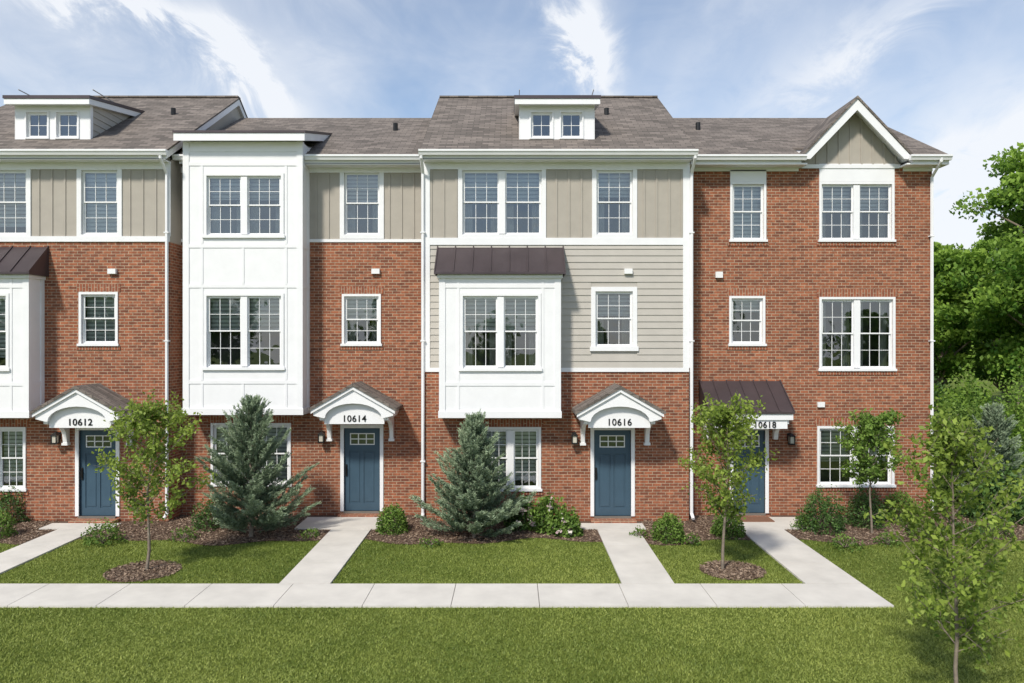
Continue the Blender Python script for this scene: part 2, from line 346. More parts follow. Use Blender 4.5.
# ---------------------------------------------------------------- forward units (10612 / 10616)
def forward_unit(sh,xl,xr,second,num,blinds):
    H=empty('brick_townhouse'); Wm,W,T,Rf,D,B=MB(),MB(),MB(),MB(),MB(),MB(); y=0.
    tops=[(R(458,546,166,239,DF,sh),2,blinds[0]),(R(592,637,166,239,DF,sh),1,blinds[1])]
    ops=[];outs=[]
    for r,n,bl in tops: ops.append(window(W,r,y,n,.11,blind=bl,sill=False)); outs.append(r)
    r2=R(591,637,287,351,DF,sh) if second=='siding' else R(594,633,292,346,DF,sh)
    ops.append(window(W,r2,y,1,.11 if second=='siding' else .06,blind=blinds[2])); outs.append(r2)
    rg=R(480,541,427,491,DF,sh); ops.append(window(W,rg,y,2,.06,blind=blinds[3]))
    dr=R(594,631,430,516,DF,sh); ops.append((dr[0],dr[1],dr[2],dr[3]))
    zt=9.0; zb3=hz(238,DF); band=hz(245,DF)
    zbr=hz(371,DF) if second=='siding' else band+.08
    wall(Wm,xl,xr,0,zbr,y,ops,'brick'); header(Wm,rg,y)
    Wm.poly([(dr[0],.1,dr[2]),(dr[1],.1,dr[2]),(dr[1],.1,dr[3]),(dr[0],.1,dr[3])],'dark')
    Wm.box(dr[0]-.1,dr[1]+.1,-.3,.02,0,dr[2]-.05,'brick')
    if second=='siding':
        wall(Wm,xl,xr,zbr,band,y,ops,'lap')
        planks(Wm,xl+.12,xr-.15,zbr+.08,band,y,[r2],'lap')
        T.box(xl,xr,-.035,.0-.001,zbr-.02,zbr+.08,'white')
        T.box(xl-.02,xl+.15,-.035,-.001,zbr+.08,zt,'white'); T.box(xr-.15,xr+.02,-.035,-.001,zbr+.08,zt,'white')
        T.box(xl+.15,xr-.15,-.033,-.001,band,zb3,'white')
    else:
        header(Wm,r2,y)
        T.box(xl,xr,-.035,-.001,band+.08,zb3+.04,'white')
        T.box(xr-.09,xr+.02,-.035,-.001,zb3+.04,zt,'white')
    wall(Wm,xl,xr,zbr if second!='siding' else band,zt+.1,y,ops,'taupe')
    e0=.15 if second=='siding' else .0
    battens(Wm,xl+e0,xr-e0-.0,zb3,zt-.2,y,outs[:2],'taupe')
    T.box(xl+(.15 if second=='siding' else 0),xr-(.15 if second=='siding' else .09),-.034,-.001,zt-.2,zt,'white')
    for x in (xl,xr):
        Wm.poly([(x,0,0),(x,9.2,0),(x,9.2,zbr),(x,0,zbr)],'brick')
        Wm.poly([(x,0,zbr),(x,9.2,zbr),(x,9.2,9.0),(x,YR,ZR-.2),(x,0,9.0)],'taupe')
    Wm.poly([(xl,9.2,0),(xr,9.2,0),(xr,9.2,9.0),(xl,9.2,9.0)],'brick')
    roof_profile(Rf,xl-.06,xr+.10,-.4,9.2,YR,ZR,9.6)
    gutter(Rf,xl-.08,xr+.12,-.4,9.185)
    Rf.box(xl,xr,-.37,0,8.965,9.0-.002,'white')
    Rf.box(xl-.04,xr+.08,YR-.12,YR+.12,ZR-.03,ZR+.02,'shingle')
    a,b=.20+sh,2.09+sh; yd=.4; w=[R(529.5,553.5,111,139,19.4,sh),R(559.5,583.5,111,139,19.4,sh)]
    dops=[window(W,q,yd,1,.035,.6,blind=.0,sill=False,cols=2,single=True,curt=False) for q in w]
    wall(Wm,a,b,9.3,10.6,yd,dops,'white',.05)
    for x in(a,b): Wm.poly([(x,yd,9.3),(x,3.9,9.3),(x,3.9,11.1),(x,yd,10.6)],'lap')
    for x,s in((a,-1),(b,1)): Wm.box(*sorted((x+s*.002,x+s*.02)),yd,yd+.12,9.5,10.55,'white')
    for x,s in((a,-1),(b,1)):
        z=9.6
        while z<11: 
            y0=yd+.121; Wm.box(*sorted((x+s*.001,x+s*.018)),y0,3.8,z,z+.02,'lap'); z+=.17
    s=.165; y0=.12
    Rf.prism([(y0,10.70),(4.2,10.70+s*4.08),(4.2,10.62+s*4.08),(y0,10.62)],'x',a-.15,b+.15,'metal')
    Rf.prism([(y0+.02,10.618),(4.2,10.618+s*4.05),(4.2,10.47+s*4.05),(y0+.02,10.48)],'x',a-.13,b+.13,'white')
    vx=a+(2.5 if second=='siding' else 3.0)
    Rf.tube([(vx,2.7,10.6),(vx,2.7,11.16)],.07,'black')
    bx0,bx1,_,_=R(440,560,0,1,18.4,sh); z0,z1=hz(417,18.4),hz(278,18.4)
    rw=R(460,541,293,371,18.4,sh)
    baybox(B,W,bx0,bx1,z0,z1,-.6,0,[rw],[blinds[4]],[hz(384,18.4),hz(286,18.4)])
    for xx in (rw[0]-.04,rw[1]+.04): B.box(xx-.03,xx+.03,-.613,-.601,z0+.14,z1,'white')
    B.box(bx0-.06,bx1+.06,-.68,0,z1,z1+.08,'white')
    seam_roof(B,bx0-.13,bx1+.13,0,hz(247,DF),-.78,z1+.13,7)
    door(D,dr,y); cx=(dr[0]+dr[1])/2+.05
    portico(D,cx,y); number(num,cx,-1.0+.132,2.50,H)
    lantern(D,hx(574,DF)+sh,y,hz(436,DF))
    T.box(hx(624,DF)+sh,hx(632,DF)+sh,-.09,-.001,hz(274,DF),hz(269,DF),'vinyl')
    downspout(T,xl-.02 if second=='siding' else xr-.05,0.0,9.1,-.42)
    if second=='siding': downspout(T,xr+.06,0.02,9.1,-.42)
    for m,n in((Wm,'walls'),(W,'windows'),(T,'trim'),(Rf,'roof'),(D,'entrance_door_and_porch'),(B,'bay_window')): m.build(n,H)
    return H
def slope_z(yy): return 9.22+.505*(yy-.2)
def recessed_unit(sh,xl,xr,num,blinds):
    H=empty('brick_townhouse'); Wm,W,T,Rf,D,B=MB(),MB(),MB(),MB(),MB(),MB(); y=.65
    rt=R(340,384,168,239,DR,sh); ops=[window(W,rt,y,1,.11,blind=blinds[0],sill=False)]
    r2=R(342,381,294,346,DR,sh); ops.append(window(W,r2,y,1,.06,blind=blinds[1]))
    rg=R(211,291,423,486,DR,sh); ops.append(window(W,rg,y,2,.06,blind=blinds[2]))
    dr=R(344,380,428,511,DR,sh); ops.append(dr)
    zt=9.02; zb=hz(241,DR)
    wall(Wm,xl,xr,0,zb,y,ops,'brick'); header(Wm,r2,y); header(Wm,rg,y)
    wall(Wm,xl,xr,zb,zt+.1,y,ops,'taupe'); battens(Wm,xl,xr,zb+.05,zt-.15,y,[rt],'taupe')
    T.box(xl,xr,y-.025,y-.001,zb-.03,zb+.045,'white'); T.box(xl,xr,y-.035,y-.001,zt-.16,zt,'white')
    Wm.poly([(dr[0],y+.1,dr[2]),(dr[1],y+.1,dr[2]),(dr[1],y+.1,dr[3]),(dr[0],y+.1,dr[3])],'dark')
    Wm.box(dr[0]-.1,dr[1]+.1,y-.3,y+.02,0,dr[2]-.05,'brick')
    Wm.poly([(xl,9.2,0),(xr,9.2,0),(xr,9.2,9.0),(xl,9.2,9.0)],'brick')
    bx0,bx1,_,_=R(184,302,0,1,DF,sh)
    zr=slope_z(YR)
    roof_profile(Rf,bx1+.0,xr-.11,.2,slope_z(.2),YR,zr,9.4,9.2,inset=0)
    roof_profile(Rf,bx0-.0,bx1-.001,1.3,slope_z(1.3),YR,zr,9.4,9.2,inset=0)
    roof_profile(Rf,xl+.13,bx0-.001,.2,slope_z(.2),YR,zr,9.4,9.2,inset=0)
    gutter(Rf,bx1+.03,xr-.1,.2,slope_z(.2)-.015); gutter(Rf,xl+.0,bx0-.03,.2,slope_z(.2)-.015)
    Rf.box(bx1+.03,xr,.23,y,8.98,9.018,'white')
    Rf.tube([(hx(396,22)+sh,2.9,10.4),(hx(396,22)+sh,2.9,slope_z(2.9)+.2)],.07,'black')
    z0=hz(414,DF); z1=9.5
    rws=[R(204,284,173,238,DF,sh),R(204,284,293,370,DF,sh)]
    baybox(B,W,bx0,bx1,z0,z1,0,y,rws,[blinds[3],blinds[4]],[hz(382,DF),hz(286,DF),hz(246,DF),hz(164,DF),hz(150,DF)])
    for xx in (rws[0][0]-.05,rws[0][1]+.05): 
        for a,b in ((z0+.14,hz(384,DF)),(hz(284,DF),hz(248,DF)),(hz(380,DF),hz(288,DF)),(hz(244,DF),hz(166,DF))): B.box(xx-.03,xx+.03,-.0145,-.001,a,b,'white')
    xm=(bx0+bx1)/2; B.box(xm-.03,xm+.03,-.0145,-.001,hz(284,DF),hz(248,DF),'white'); B.box(xm-.03,xm+.03,-.0145,-.001,z0+.14,hz(384,DF),'white')
    for x in (bx0,bx1): B.poly([(x,y,8.8),(x,3.2,8.8),(x,3.2,10.3),(x,y,z1)],'white')
    s=.25; y0=-.3; ye=3.3
    B.prism([(y0,9.70),(ye,9.70+s*(ye-y0)),(ye,9.64+s*(ye-y0)),(y0,9.64)],'x',bx0-.16,bx1+.16,'metal')
    B.prism([(y0+.02,9.638),(ye,9.638+s*(ye-y0-.02)),(ye,9.47+s*(ye-y0-.02)),(y0+.02,9.45)],'x',bx0-.14,bx1+.14,'white')
    door(D,dr,y); cx=(dr[0]+dr[1])/2-.02
    portico(D,cx,y,.02); number(num,cx,y-1+.132,2.52,H)
    lantern(D,hx(323,DR)+sh,y,hz(435,DR))
    T.box(hx(372,DR)+sh,hx(380,DR)+sh,y-.09,y-.001,hz(274,DR),hz(269,DR),'vinyl')
    for m,n in((Wm,'walls'),(W,'windows'),(T,'trim'),(Rf,'roof'),(D,'entrance_door_and_porch'),(B,'bay_window')): m.build(n,H)
    return H
def end_unit(xl,xr,num):
    H=empty('brick_townhouse'); Wm,W,T,Rf,D=MB(),MB(),MB(),MB(),MB(); y=.65
    ops=[]
    def win(r,n,bl,hd=True,c=.06,curt=None):
        ops.append(window(W,r,y,n,c,blind=bl,curt=curt)); 
        if hd: header(Wm,r,y)
    rt1=R(730,766,182,242,DR); win(rt1,1,1,False); rt2=R(819,894,182,242,DR); win(rt2,2,.45,False)
    for r,py in((rt1,170),(rt2,164)):
        T.box(r[0],r[1],y-.03,y-.001,r[3]+.002,hz(py,DR),'white'); Wm.box(r[0]-.06,r[1]+.06,y-.022,y,r[2]-.095,r[2]-.003,'soldier')
    win(R(729,765,296,346,DR),1,.3); win(R(819,895,297,371,DR),2,.0,True,.06,True); win(R(817,894,426,487,DR),2,.6)
    dr=R(733,765,430,513,DR); ops.append(dr); zt=9.02
    wall(Wm,xl,xr,0,zt,y,ops,'brick')
    Wm.poly([(dr[0],y+.1,dr[2]),(dr[1],y+.1,dr[2]),(dr[1],y+.1,dr[3]),(dr[0],y+.1,dr[3])],'dark')
    Wm.box(dr[0]-.1,dr[1]+.1,y-.3,y+.02,0,dr[2]-.05,'brick')
    Wm.poly([(xr,y,0),(xr,9.2,0),(xr,9.2,9),(xr,YR,slope_z(YR)-.2),(xr,y,9.02)],'brick')
    Wm.poly([(xl,9.2,0),(xr,9.2,0),(xr,9.2,9.0),(xl,9.2,9.0)],'brick')
    T.box(xl,7.4,y-.03,y-.001,zt-.12,zt,'white'); T.box(10.1,xr,y-.03,y-.001,zt-.12,zt,'white')
    zr=slope_z(YR); g0,g1=7.32,10.14; xe=xr+.2
    roof_profile(Rf,xl+.11,g0,.2,slope_z(.2),YR,zr,9.4,9.2,inset=0)
    roof_profile(Rf,g0+.001,g1-.001,.9,slope_z(.9),YR,zr,9.4,9.2,inset=0)
    roof_profile(Rf,g1,xe,.2,slope_z(.2),YR,zr,9.4,9.2,inset=0)
    gutter(Rf,xl+.14,g0+.1,.2,slope_z(.2)-.015); gutter(Rf,g1-.1,xe+.02,.2,slope_z(.2)-.015)
    Rf.box(xl+.1,g0+.15,.22,y,8.98,9.018,'white'); Rf.box(g1-.15,xe,.22,y,8.98,9.018,'white')
    px,pz=8.74,10.72; hw=1.47; zl=9.17; yf=.2
    for s in(-1,1):
        Rf.prism([(px+s*hw,zl),(px,pz),(px,pz-.07),(px+s*(hw-.04),zl-.04)],'y',yf,3.6,'shingle')
        Rf.prism([(px+s*(hw-.045),zl-.045),(px,pz-.072),(px,pz-.36),(px+s*(hw-.28),zl-.05)],'y',yf+.03,yf+.09,'white')
        Rf.prism([(px+s*(hw-.045),zl-.045),(px,pz-.072),(px,pz-.17),(px+s*(hw-.14),zl-.05)],'y',yf+.092,3.5,'white')
    Wm.poly([(px-hw+.1,y-.012,9.0),(px+hw-.1,y-.012,9.0),(px,y-.012,pz-.1)],'taupe')
    for i in range(-4,5):
        x=px+i*.29; h=pz-.15-abs(x-px)*1.05
        if h>9.1: Wm.box(x-.025,x+.025,y-.035,y-.013,9.0,h,'taupe')
    T.box(px-hw+.2,px+hw-.2,y-.05,y-.036,8.97,9.07,'white')
    for q in(698,): Rf.tube([(hx(q,22),3.0,10.4),(hx(q,22),3.0,slope_z(3.0)+.2)],.07,'black')
    a,b=hx(709,18.65),hx(795,18.65); cz=hz(412,18.65)
    seam_roof(D,a,b,y,hz(381,DR),-.35,cz,6)
    D.box(a+.03,b-.03,-.32,y,cz-.2,cz-.052,'white')
    D.box(a+.16,b-.16,-.28,-.22,cz-.42,cz-.2,'white')
    for bx in(a+.16,b-.16):
        q=[(y,1.98),(y,cz-.2),(-.25,cz-.2),(-.25,cz-.3)]
        for i in range(9):
            t=math.pi/2*i/8; q.append((y-.14-.65*(1-math.sin(t)),cz-.33-.4*(1-math.cos(t))))
        q+=[(y-.12,1.98)]; D.prism(q,'x',bx-.05,bx+.05,'white')
    door(D,dr,y); number(num,(dr[0]+dr[1])/2+.1,-.292,cz-.39,H,.21)
    lantern(D,hx(789,DR),y,hz(437,DR))
    T.box(hx(715,DR),hx(722,DR),y-.09,y-.001,hz(278,DR),hz(272,DR),'vinyl'); T.box(hx(817,DR),hx(824,DR),y-.06,y-.001,hz(407,DR),hz(402,DR),'vinyl')
    downspout(T,xr-.04,y,9.15,.15)
    for m,n in((Wm,'walls'),(W,'windows'),(T,'trim'),(Rf,'roof'),(D,'entrance_door_and_awning')): m.build(n,H)
forward_unit(0,-2.2,4.42,'siding','10616',[.5,.4,.45,.9,.5])
forward_unit(-12.87,-15.1,-8.55,'brick','10612',[.9,1,1,.9,.9])
recessed_unit(0,-8.55,-2.2,'10614',[.45,.5,1,.4,.5])
recessed_unit(-12.9,-21.45,-15.1,'10610',[.5,.25,1,0,.25])
end_unit(4.42,hx(932,DR),'10618')
# ---------------------------------------------------------------- ground, paving
g=MB(); g.poly([(-300,-300,0),(300,-300,0),(300,400,0),(-300,400,0)],'ground'); g.build('ground')
def edge(x):
    x=np.asarray(x,float)
    return -1.95+.22*np.sin(x*1.3+.6)+.12*np.sin(x*3.1)
paths=[(-10.8,-9.88),(-4.3,-3.36),(2.03,3.0),(5.42,6.46),(-23.7,-22.8)]
b=MB()
def bed(x0,x1,far=.64,scale=1.,off=0):
    n=int((x1-x0)/.15)+2; xs=np.linspace(x0,x1,n); ys=edge(xs)+off
    if x1>12: ys=np.maximum(ys,-1.9+(xs-9)*.05)
    pts=[(float(a),float(c),.01) for a,c in zip(xs,ys)]
    for p,q in zip(pts,pts[1:]): b.poly([p,q,(q[0],far,.01),(p[0],far,.01)],'mulch')
bed(-22,-10.8); bed(-9.88,-4.3); bed(-3.36,2.03); bed(3.0,5.42); bed(6.46,10.8); bed(10.8,24,7,1)
rings=[(hx(147,15.0),-4.15,.66),(hx(731,15.0),-4.1,.60),(5.55,-9.62,.25)]
for cx,cy,r in rings:
    b.poly([(cx+r*(1+.07*math.sin(5*t))*math.cos(t),cy+r*(1+.07*math.sin(3*t+1))*math.sin(t),.012) for t in np.linspace(0,2*math.pi,33)[:-1]],'mulch')
b.build('mulch_bed')
pv=MB()
def slab(x0,x1,y0,y1,z=.035):
    pv.box(x0,x1,y0,y1,-.05,z,'concrete')
SY0,SY1=-6.15,-4.98
pv.poly([(-26,SY0,.006),(6.46,SY0,.006),(6.46,SY1,.006),(-26,SY1,.006)],'joint')
x=6.46
while x>-26:
    slab(x-1.5+.012,x,SY0,SY1); x-=1.5
for a,c in paths:
    yy=SY1+.012; pv.poly([(a,SY1,.02),(c,SY1,.02),(c,-.9,.02),(a,-.9,.02)],'joint')
    while yy<-.9:
        y2=min(yy+1.3,-.85); slab(a,c,yy,y2-.012); yy=y2
for a,c,yb in((-11.3,-9.6,0),(-5.2,-3.2,.65),(1.5,3.2,0),(5.3,7.2,.65)): slab(a,c,-.85,yb-.31)
pv.build('sidewalk')
dm=MB()
dm.box(5.62,6.5,-.2,.3,.036,.055,'mat')
dm.build('doormat')
def in_lawn(x,y):
    ok=~((y>SY0-.02)&(y<SY1+.02)&(x<6.5))
    for a,c in paths: ok&=~((x>a-.02)&(x<c+.02)&(y>SY1-.1))
    e=edge(x); e=np.where(x>10.8,np.maximum(e,-1.9+(x-9)*.05),e)
    ok&=~((y>e)&(x<24)&(x>-22))
    for cx,cy,r in rings: ok&=((x-cx)**2+(y-cy)**2>r*r)
    return ok
def np_mesh(name,verts,quads,mats,midx,tint,parent=None):
    me=bpy.data.meshes.new(name); me.vertices.add(len(verts)); me.vertices.foreach_set('co',verts.astype(np.float32).ravel())
    nq,k=quads.shape; me.loops.add(nq*k); me.loops.foreach_set('vertex_index',quads.astype(np.int32).ravel())
    me.polygons.add(nq); me.polygons.foreach_set('loop_start',np.arange(nq,dtype=np.int32)*k)
    me.polygons.foreach_set('loop_total',np.full(nq,k,dtype=np.int32)); me.polygons.foreach_set('material_index',midx.astype(np.int32))
    for m in mats: me.materials.append(M[m])
    at=me.attributes.new('tint','FLOAT','FACE'); at.data.foreach_set('value',tint.astype(np.float32))
    me.update(calc_edges=True); o=bpy.data.objects.new(name,me); bpy.context.collection.objects.link(o)
    if parent: o.parent=parent
    return o
def vn(x,y,s,seed=0):
    return (np.sin(x*s+1.3*np.sin(y*s*.7+seed))+np.sin(y*s*1.1+1.7*np.sin(x*s*.6+seed*2)))*.25+.5
def grass():
    N=520000
    d=rng.uniform(9.2,19.5,N)
    x=rng.uniform(-.75,.75,N)*d*1.15; y=d-CD
    k=in_lawn(x,y); x,y=x[k],y[k]; n=len(x)
    az=rng.uniform(0,2*np.pi,n); h=rng.uniform(.018,.038,n)*(.8+.4*vn(x,y,1.3)); w=rng.uniform(.006,.012,n)
    lx=rng.normal(0,.02,n); ly=rng.normal(0,.02,n)
    P=np.zeros((n,3,3)); P[:,0]=np.c_[x-w*np.cos(az),y-w*np.sin(az),np.zeros(n)]; P[:,1]=np.c_[x+w*np.cos(az),y+w*np.sin(az),np.zeros(n)]
    P[:,2]=np.c_[x+lx,y+ly,h]
    t=np.clip(.10+.42*vn(x,y,.55,2)+.2*vn(x,y,3.1,1)+.14*vn(x,y,9,3)+rng.normal(0,.18,n),0,1)
    np_mesh('grass',P.reshape(-1,3),np.arange(n*3).reshape(-1,3),['grass'],np.zeros(n),t)
grass()
def cards(c,size,asp=.5,up=None,tilt=1.):
    n=len(c); d=rng.normal(size=(n,3)); 
    if up is not None: d=d*tilt+up
    d/=np.linalg.norm(d,axis=1)[:,None]
    r=rng.normal(size=(n,3)); s=np.cross(d,r); s/=np.linalg.norm(s,axis=1)[:,None]
    L=(size*rng.uniform(.7,1.3,n))[:,None]*.5
    P=np.stack([c-d*L,c+s*L*asp-d*L*.1,c+d*L,c-s*L*asp-d*L*.1],1)
    return P.reshape(-1,3),np.arange(n*4).reshape(-1,4)
def chips():
    N=60000; x=rng.uniform(-14,16,N); y=rng.uniform(-2.4,.6,N); k=~in_lawn(x,y)
    for a,c in paths: k&=~((x>a-.05)&(x<c+.05))
    for a,c in((-11.3,-9.6),(-5.2,-3.2),(1.5,3.2),(5.3,7.2)): k&=~((x>a)&(x<c)&(y>-.9))
    x,y=x[k],y[k]
    for cx,cy,r in rings:
        t=rng.uniform(0,2*np.pi,2500); q=r*1.05*np.sqrt(rng.random(2500)); x=np.r_[x,cx+q*np.cos(t)]; y=np.r_[y,cy+q*np.sin(t)]
    c=np.c_[x,y,rng.uniform(.012,.04,len(x))]; up=np.zeros_like(c); d=rng.normal(size=(len(x),2)); up[:,:2]=d*1.5
    v,q=cards(c,.06,.35,up,.4); np_mesh('mulch_chips',v,q,['chip'],np.zeros(len(q)),rng.random(len(q)))
chips()
# ---------------------------------------------------------------- vegetation
def tubes(lines,n=5):
    V=[];Q=[];o=0
    for pts,rad in lines:
        pts=np.array(pts); m=len(pts); d=np.gradient(pts,axis=0); d/=np.linalg.norm(d,axis=1)[:,None]+1e-9
        ref=np.array([.31,.95,.05]); u=np.cross(d,ref); u/=np.linalg.norm(u,axis=1)[:,None]+1e-9; w=np.cross(d,u)
        for i in range(m):
            for k in range(n):
                a=2*np.pi*k/n; V.append(pts[i]+(u[i]*np.cos(a)+w[i]*np.sin(a))*rad[i])
        for i in range(m-1):
            for k in range(n): Q.append([o+i*n+k,o+i*n+(k+1)%n,o+(i+1)*n+(k+1)%n,o+(i+1)*n+k])
        o+=m*n
    return np.array(V),np.array(Q)
def assemble(name,lines,lc,lsize,leafm,tint,loc,asp=.55,up=None,tilt=1.,rot=0,n=5,extra=None):
    tv,tq=tubes(lines,n); lv,lq=cards(lc,lsize,asp,up,tilt)
    v=np.r_[tv,lv]; q=np.r_[tq,lq+len(tv)]; mi=np.r_[np.zeros(len(tq)),np.ones(len(lq))]; t=np.r_[np.zeros(len(tq)),tint]; mats=['bark',leafm]
    if extra is not None:
        ev,eq=cards(extra,.07,.9); q=np.r_[q,eq+len(v)]; v=np.r_[v,ev]; mi=np.r_[mi,np.full(len(eq),2)]; t=np.r_[t,rng.random(len(eq))]; mats.append('bloom')
    o=np_mesh(name,v,q,mats,mi,t); o.location=loc; o.rotation_euler=(0,0,rot); return o
def young_tree(loc,h,cb,cr,leaves,size,leafm='leafY',tr=.035,nl=30,name='young_tree',top=.9,lean=0):
    z=np.linspace(0,h*.96,9); w=np.cumsum(rng.normal(0,.02,(9,2)),0); w[0]=0
    tp=np.c_[w[:,0]+lean*z,w[:,1],z]; lines=[(tp,np.linspace(tr,.006,9))]; LC=[]
    for i in range(nl):
        s=(i+.5)/nl; zz=cb+(h*.95-cb)*s*.97; base=np.array([np.interp(zz,z,tp[:,0]),np.interp(zz,z,tp[:,1]),zz])
        prof=max(.16,math.sin(math.pi*min(1,(s*.82+.16)))**.8)
        L=cr*prof*random.uniform(.65,1.35); az=i*2.4+random.uniform(-.4,.4); el=math.radians(random.uniform(15,45)+20*s)
        dr=np.array([math.cos(az)*math.cos(el),math.sin(az)*math.cos(el),math.sin(el)])
        k=5; pts=[base+dr*L*t+np.array([0,0,.12*L*t*t])+rng.normal(0,.012,3)*t for t in np.linspace(0,1,k)]
        lines.append((pts,np.linspace(tr*.35,.003,k)))
        for j in range(9):
            t=random.uniform(.2,1.05); p=base+dr*L*t+np.array([0,0,.12*L*t*t]); d=dr*.6+rng.normal(0,.6,3)+np.array([0,0,.15]); d/=np.linalg.norm(d)
            l=random.uniform(.12,.30)*cr*1.1; lines.append(([p,p+d*l*.5,p+d*l],[.004,.003,.002])); 
            m=max(1,int(leaves/(nl*9)*random.uniform(.3,1.8))); tt=rng.random(m)[:,None]
            LC.append(p+d*l*(.1+tt)+rng.normal(0,.05*cr+.012,(m,3)))
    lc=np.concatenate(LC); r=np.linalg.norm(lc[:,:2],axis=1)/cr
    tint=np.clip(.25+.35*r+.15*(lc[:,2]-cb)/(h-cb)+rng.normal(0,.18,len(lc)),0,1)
    return assemble(name,lines,lc,size,leafm,tint,loc)
def conifer(loc,h,r,name='spruce_tree',dens=1.):
    z=np.linspace(0,h*.97,8); tp=np.c_[rng.normal(0,.01,8),rng.normal(0,.01,8),z]; lines=[(tp,np.linspace(.06,.008,8))]; C=[];U=[];T=[]
    nb=int(108*dens)
    for i in range(nb):
        s=(i+.5)/nb; zz=h*(.03+.89*s); L=r*((1-s)**.8*.98+.10)*random.uniform(.62,1.25); az=i*2.4+random.uniform(-.5,.5)
        el=math.radians(8+42*s+random.uniform(-8,16)); dr=np.array([math.cos(az)*math.cos(el),math.sin(az)*math.cos(el),math.sin(el)])
        base=np.array([0,0,zz]); f=lambda t: base+dr*L*t+np.array([0,0,-.08*L*math.sin(t*3.1)+.16*L*t*t])
        lines.append(([f(t) for t in (0,.35,.7,1)],[.014,.01,.006,.003]))
        side=np.cross(dr,[0,0,1]); side/=np.linalg.norm(side)
        ns=max(6,int(20*L/r*1.1)); bt=random.uniform(-.1,.12)
        for j in range(ns):
            t=.12+.88*(j+random.random())/ns; p=f(t); sg=1 if j%2 else -1
            d=dr*.9+side*sg*random.uniform(.4,.9)+np.array([0,0,random.uniform(0,.7)]); d/=np.linalg.norm(d)
            if t>.9: d=dr+rng.normal(0,.15,3)+np.array([0,0,.2])
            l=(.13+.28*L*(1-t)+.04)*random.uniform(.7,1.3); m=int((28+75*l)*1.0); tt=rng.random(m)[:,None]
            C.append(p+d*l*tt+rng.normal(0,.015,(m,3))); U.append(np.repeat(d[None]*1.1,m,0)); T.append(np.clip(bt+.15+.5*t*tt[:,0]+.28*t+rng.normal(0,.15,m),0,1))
    m=160; tt=rng.random(m)[:,None]; C.append(np.array([0,0,h*.9])+np.array([0,0,h*.1])*tt+rng.normal(0,.015,(m,3))); U.append(np.repeat([[0,0,1.]],m,0)); T.append(rng.uniform(.4,.9,m))
    return assemble(name,lines,np.concatenate(C),.085,'needle',np.concatenate(T),loc,.2,np.concatenate(U),.55)
def shrub(loc,r,h,n,size,leafm,name='boxwood_shrub',lump=.12,blooms=0):
    d=rng.normal(size=(n,3)); d[:,2]=np.abs(d[:,2])*1.; d/=np.linalg.norm(d,axis=1)[:,None]
    az=np.arctan2(d[:,1],d[:,0]); ph=random.uniform(0,6)
    l=1+lump*np.sin(az*3+ph)*np.cos(d[:,2]*4+ph)+lump*.7*np.sin(az*7+d[:,2]*9+ph)
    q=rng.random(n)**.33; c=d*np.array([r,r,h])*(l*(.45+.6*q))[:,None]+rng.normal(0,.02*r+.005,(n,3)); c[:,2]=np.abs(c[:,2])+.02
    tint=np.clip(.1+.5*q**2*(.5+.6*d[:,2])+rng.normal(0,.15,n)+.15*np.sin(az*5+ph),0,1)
    lines=[]
    for k in range(9):
        a=k*.7; lines.append(([(0,0,0),(r*.3*math.cos(a),r*.3*math.sin(a),h*.4),(r*.65*math.cos(a),r*.65*math.sin(a),h*.75)],[.012,.008,.004]))
    ex=None
    if blooms:
        e=rng.normal(size=(blooms,3)); e[:,2]=np.abs(e[:,2])+.3; e/=np.linalg.norm(e,axis=1)[:,None]; e=np.repeat(e*np.array([r,r,h])*1.03,12,0)+rng.normal(0,.03,(blooms*12,3)); ex=e
    return assemble(name,lines,c,size,leafm,tint,loc,.6,extra=ex)
def big_tree(name,h,r,leafm,clumps=80,per=260,size=.24,cb=.25):
    lines=[([(0,0,0),(.05,.02,h*.25),(0,.1,h*.55),(.1,0,h*.9)],[.28,.2,.12,.03])]; C=[];T=[]
    for i in range(clumps):
        u=rng.normal(size=3); u/=np.linalg.norm(u); q=random.random()**.4
        zc=h*(cb+(1-cb)/2); hz_=h*(1-cb)/2
        c=np.array([0,0,zc])+u*np.array([r,r,hz_])*q*.9; 
        k=1-.25*max(0,(c[2]-zc)/hz_); c[0]*=k;c[1]*=k
        rr=r*random.uniform(.12,.26)
        if i%3==0: lines.append(([(0,0,max(h*.15,c[2]-r*.8)),(c[0]*.5,c[1]*.5,c[2]-r*.25),tuple(c)],[.09,.05,.02]))
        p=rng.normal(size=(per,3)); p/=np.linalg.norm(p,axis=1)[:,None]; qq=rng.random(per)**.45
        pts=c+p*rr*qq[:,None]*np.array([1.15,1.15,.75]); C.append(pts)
        T.append(np.clip(.32+.4*p[:,2]*qq+.15*u[2]+random.uniform(-.12,.2)+rng.normal(0,.13,per),0,1))  # clump tops lighter, undersides darker: crown shading put into the leaf tint
    return assemble(name,lines,np.concatenate(C),size,leafm,np.concatenate(T),(0,0,0),.6)
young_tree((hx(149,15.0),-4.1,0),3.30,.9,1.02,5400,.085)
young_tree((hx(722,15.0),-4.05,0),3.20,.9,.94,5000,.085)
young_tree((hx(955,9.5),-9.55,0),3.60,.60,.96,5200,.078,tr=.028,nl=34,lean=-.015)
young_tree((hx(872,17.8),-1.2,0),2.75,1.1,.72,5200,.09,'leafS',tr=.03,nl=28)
conifer((hx(248,17.3),-1.5,0),3.25,1.30); conifer((hx(474,17.2),-1.6,0),2.85,1.12); conifer((hx(1003,19.8),1.2,0),2.85,1.05)
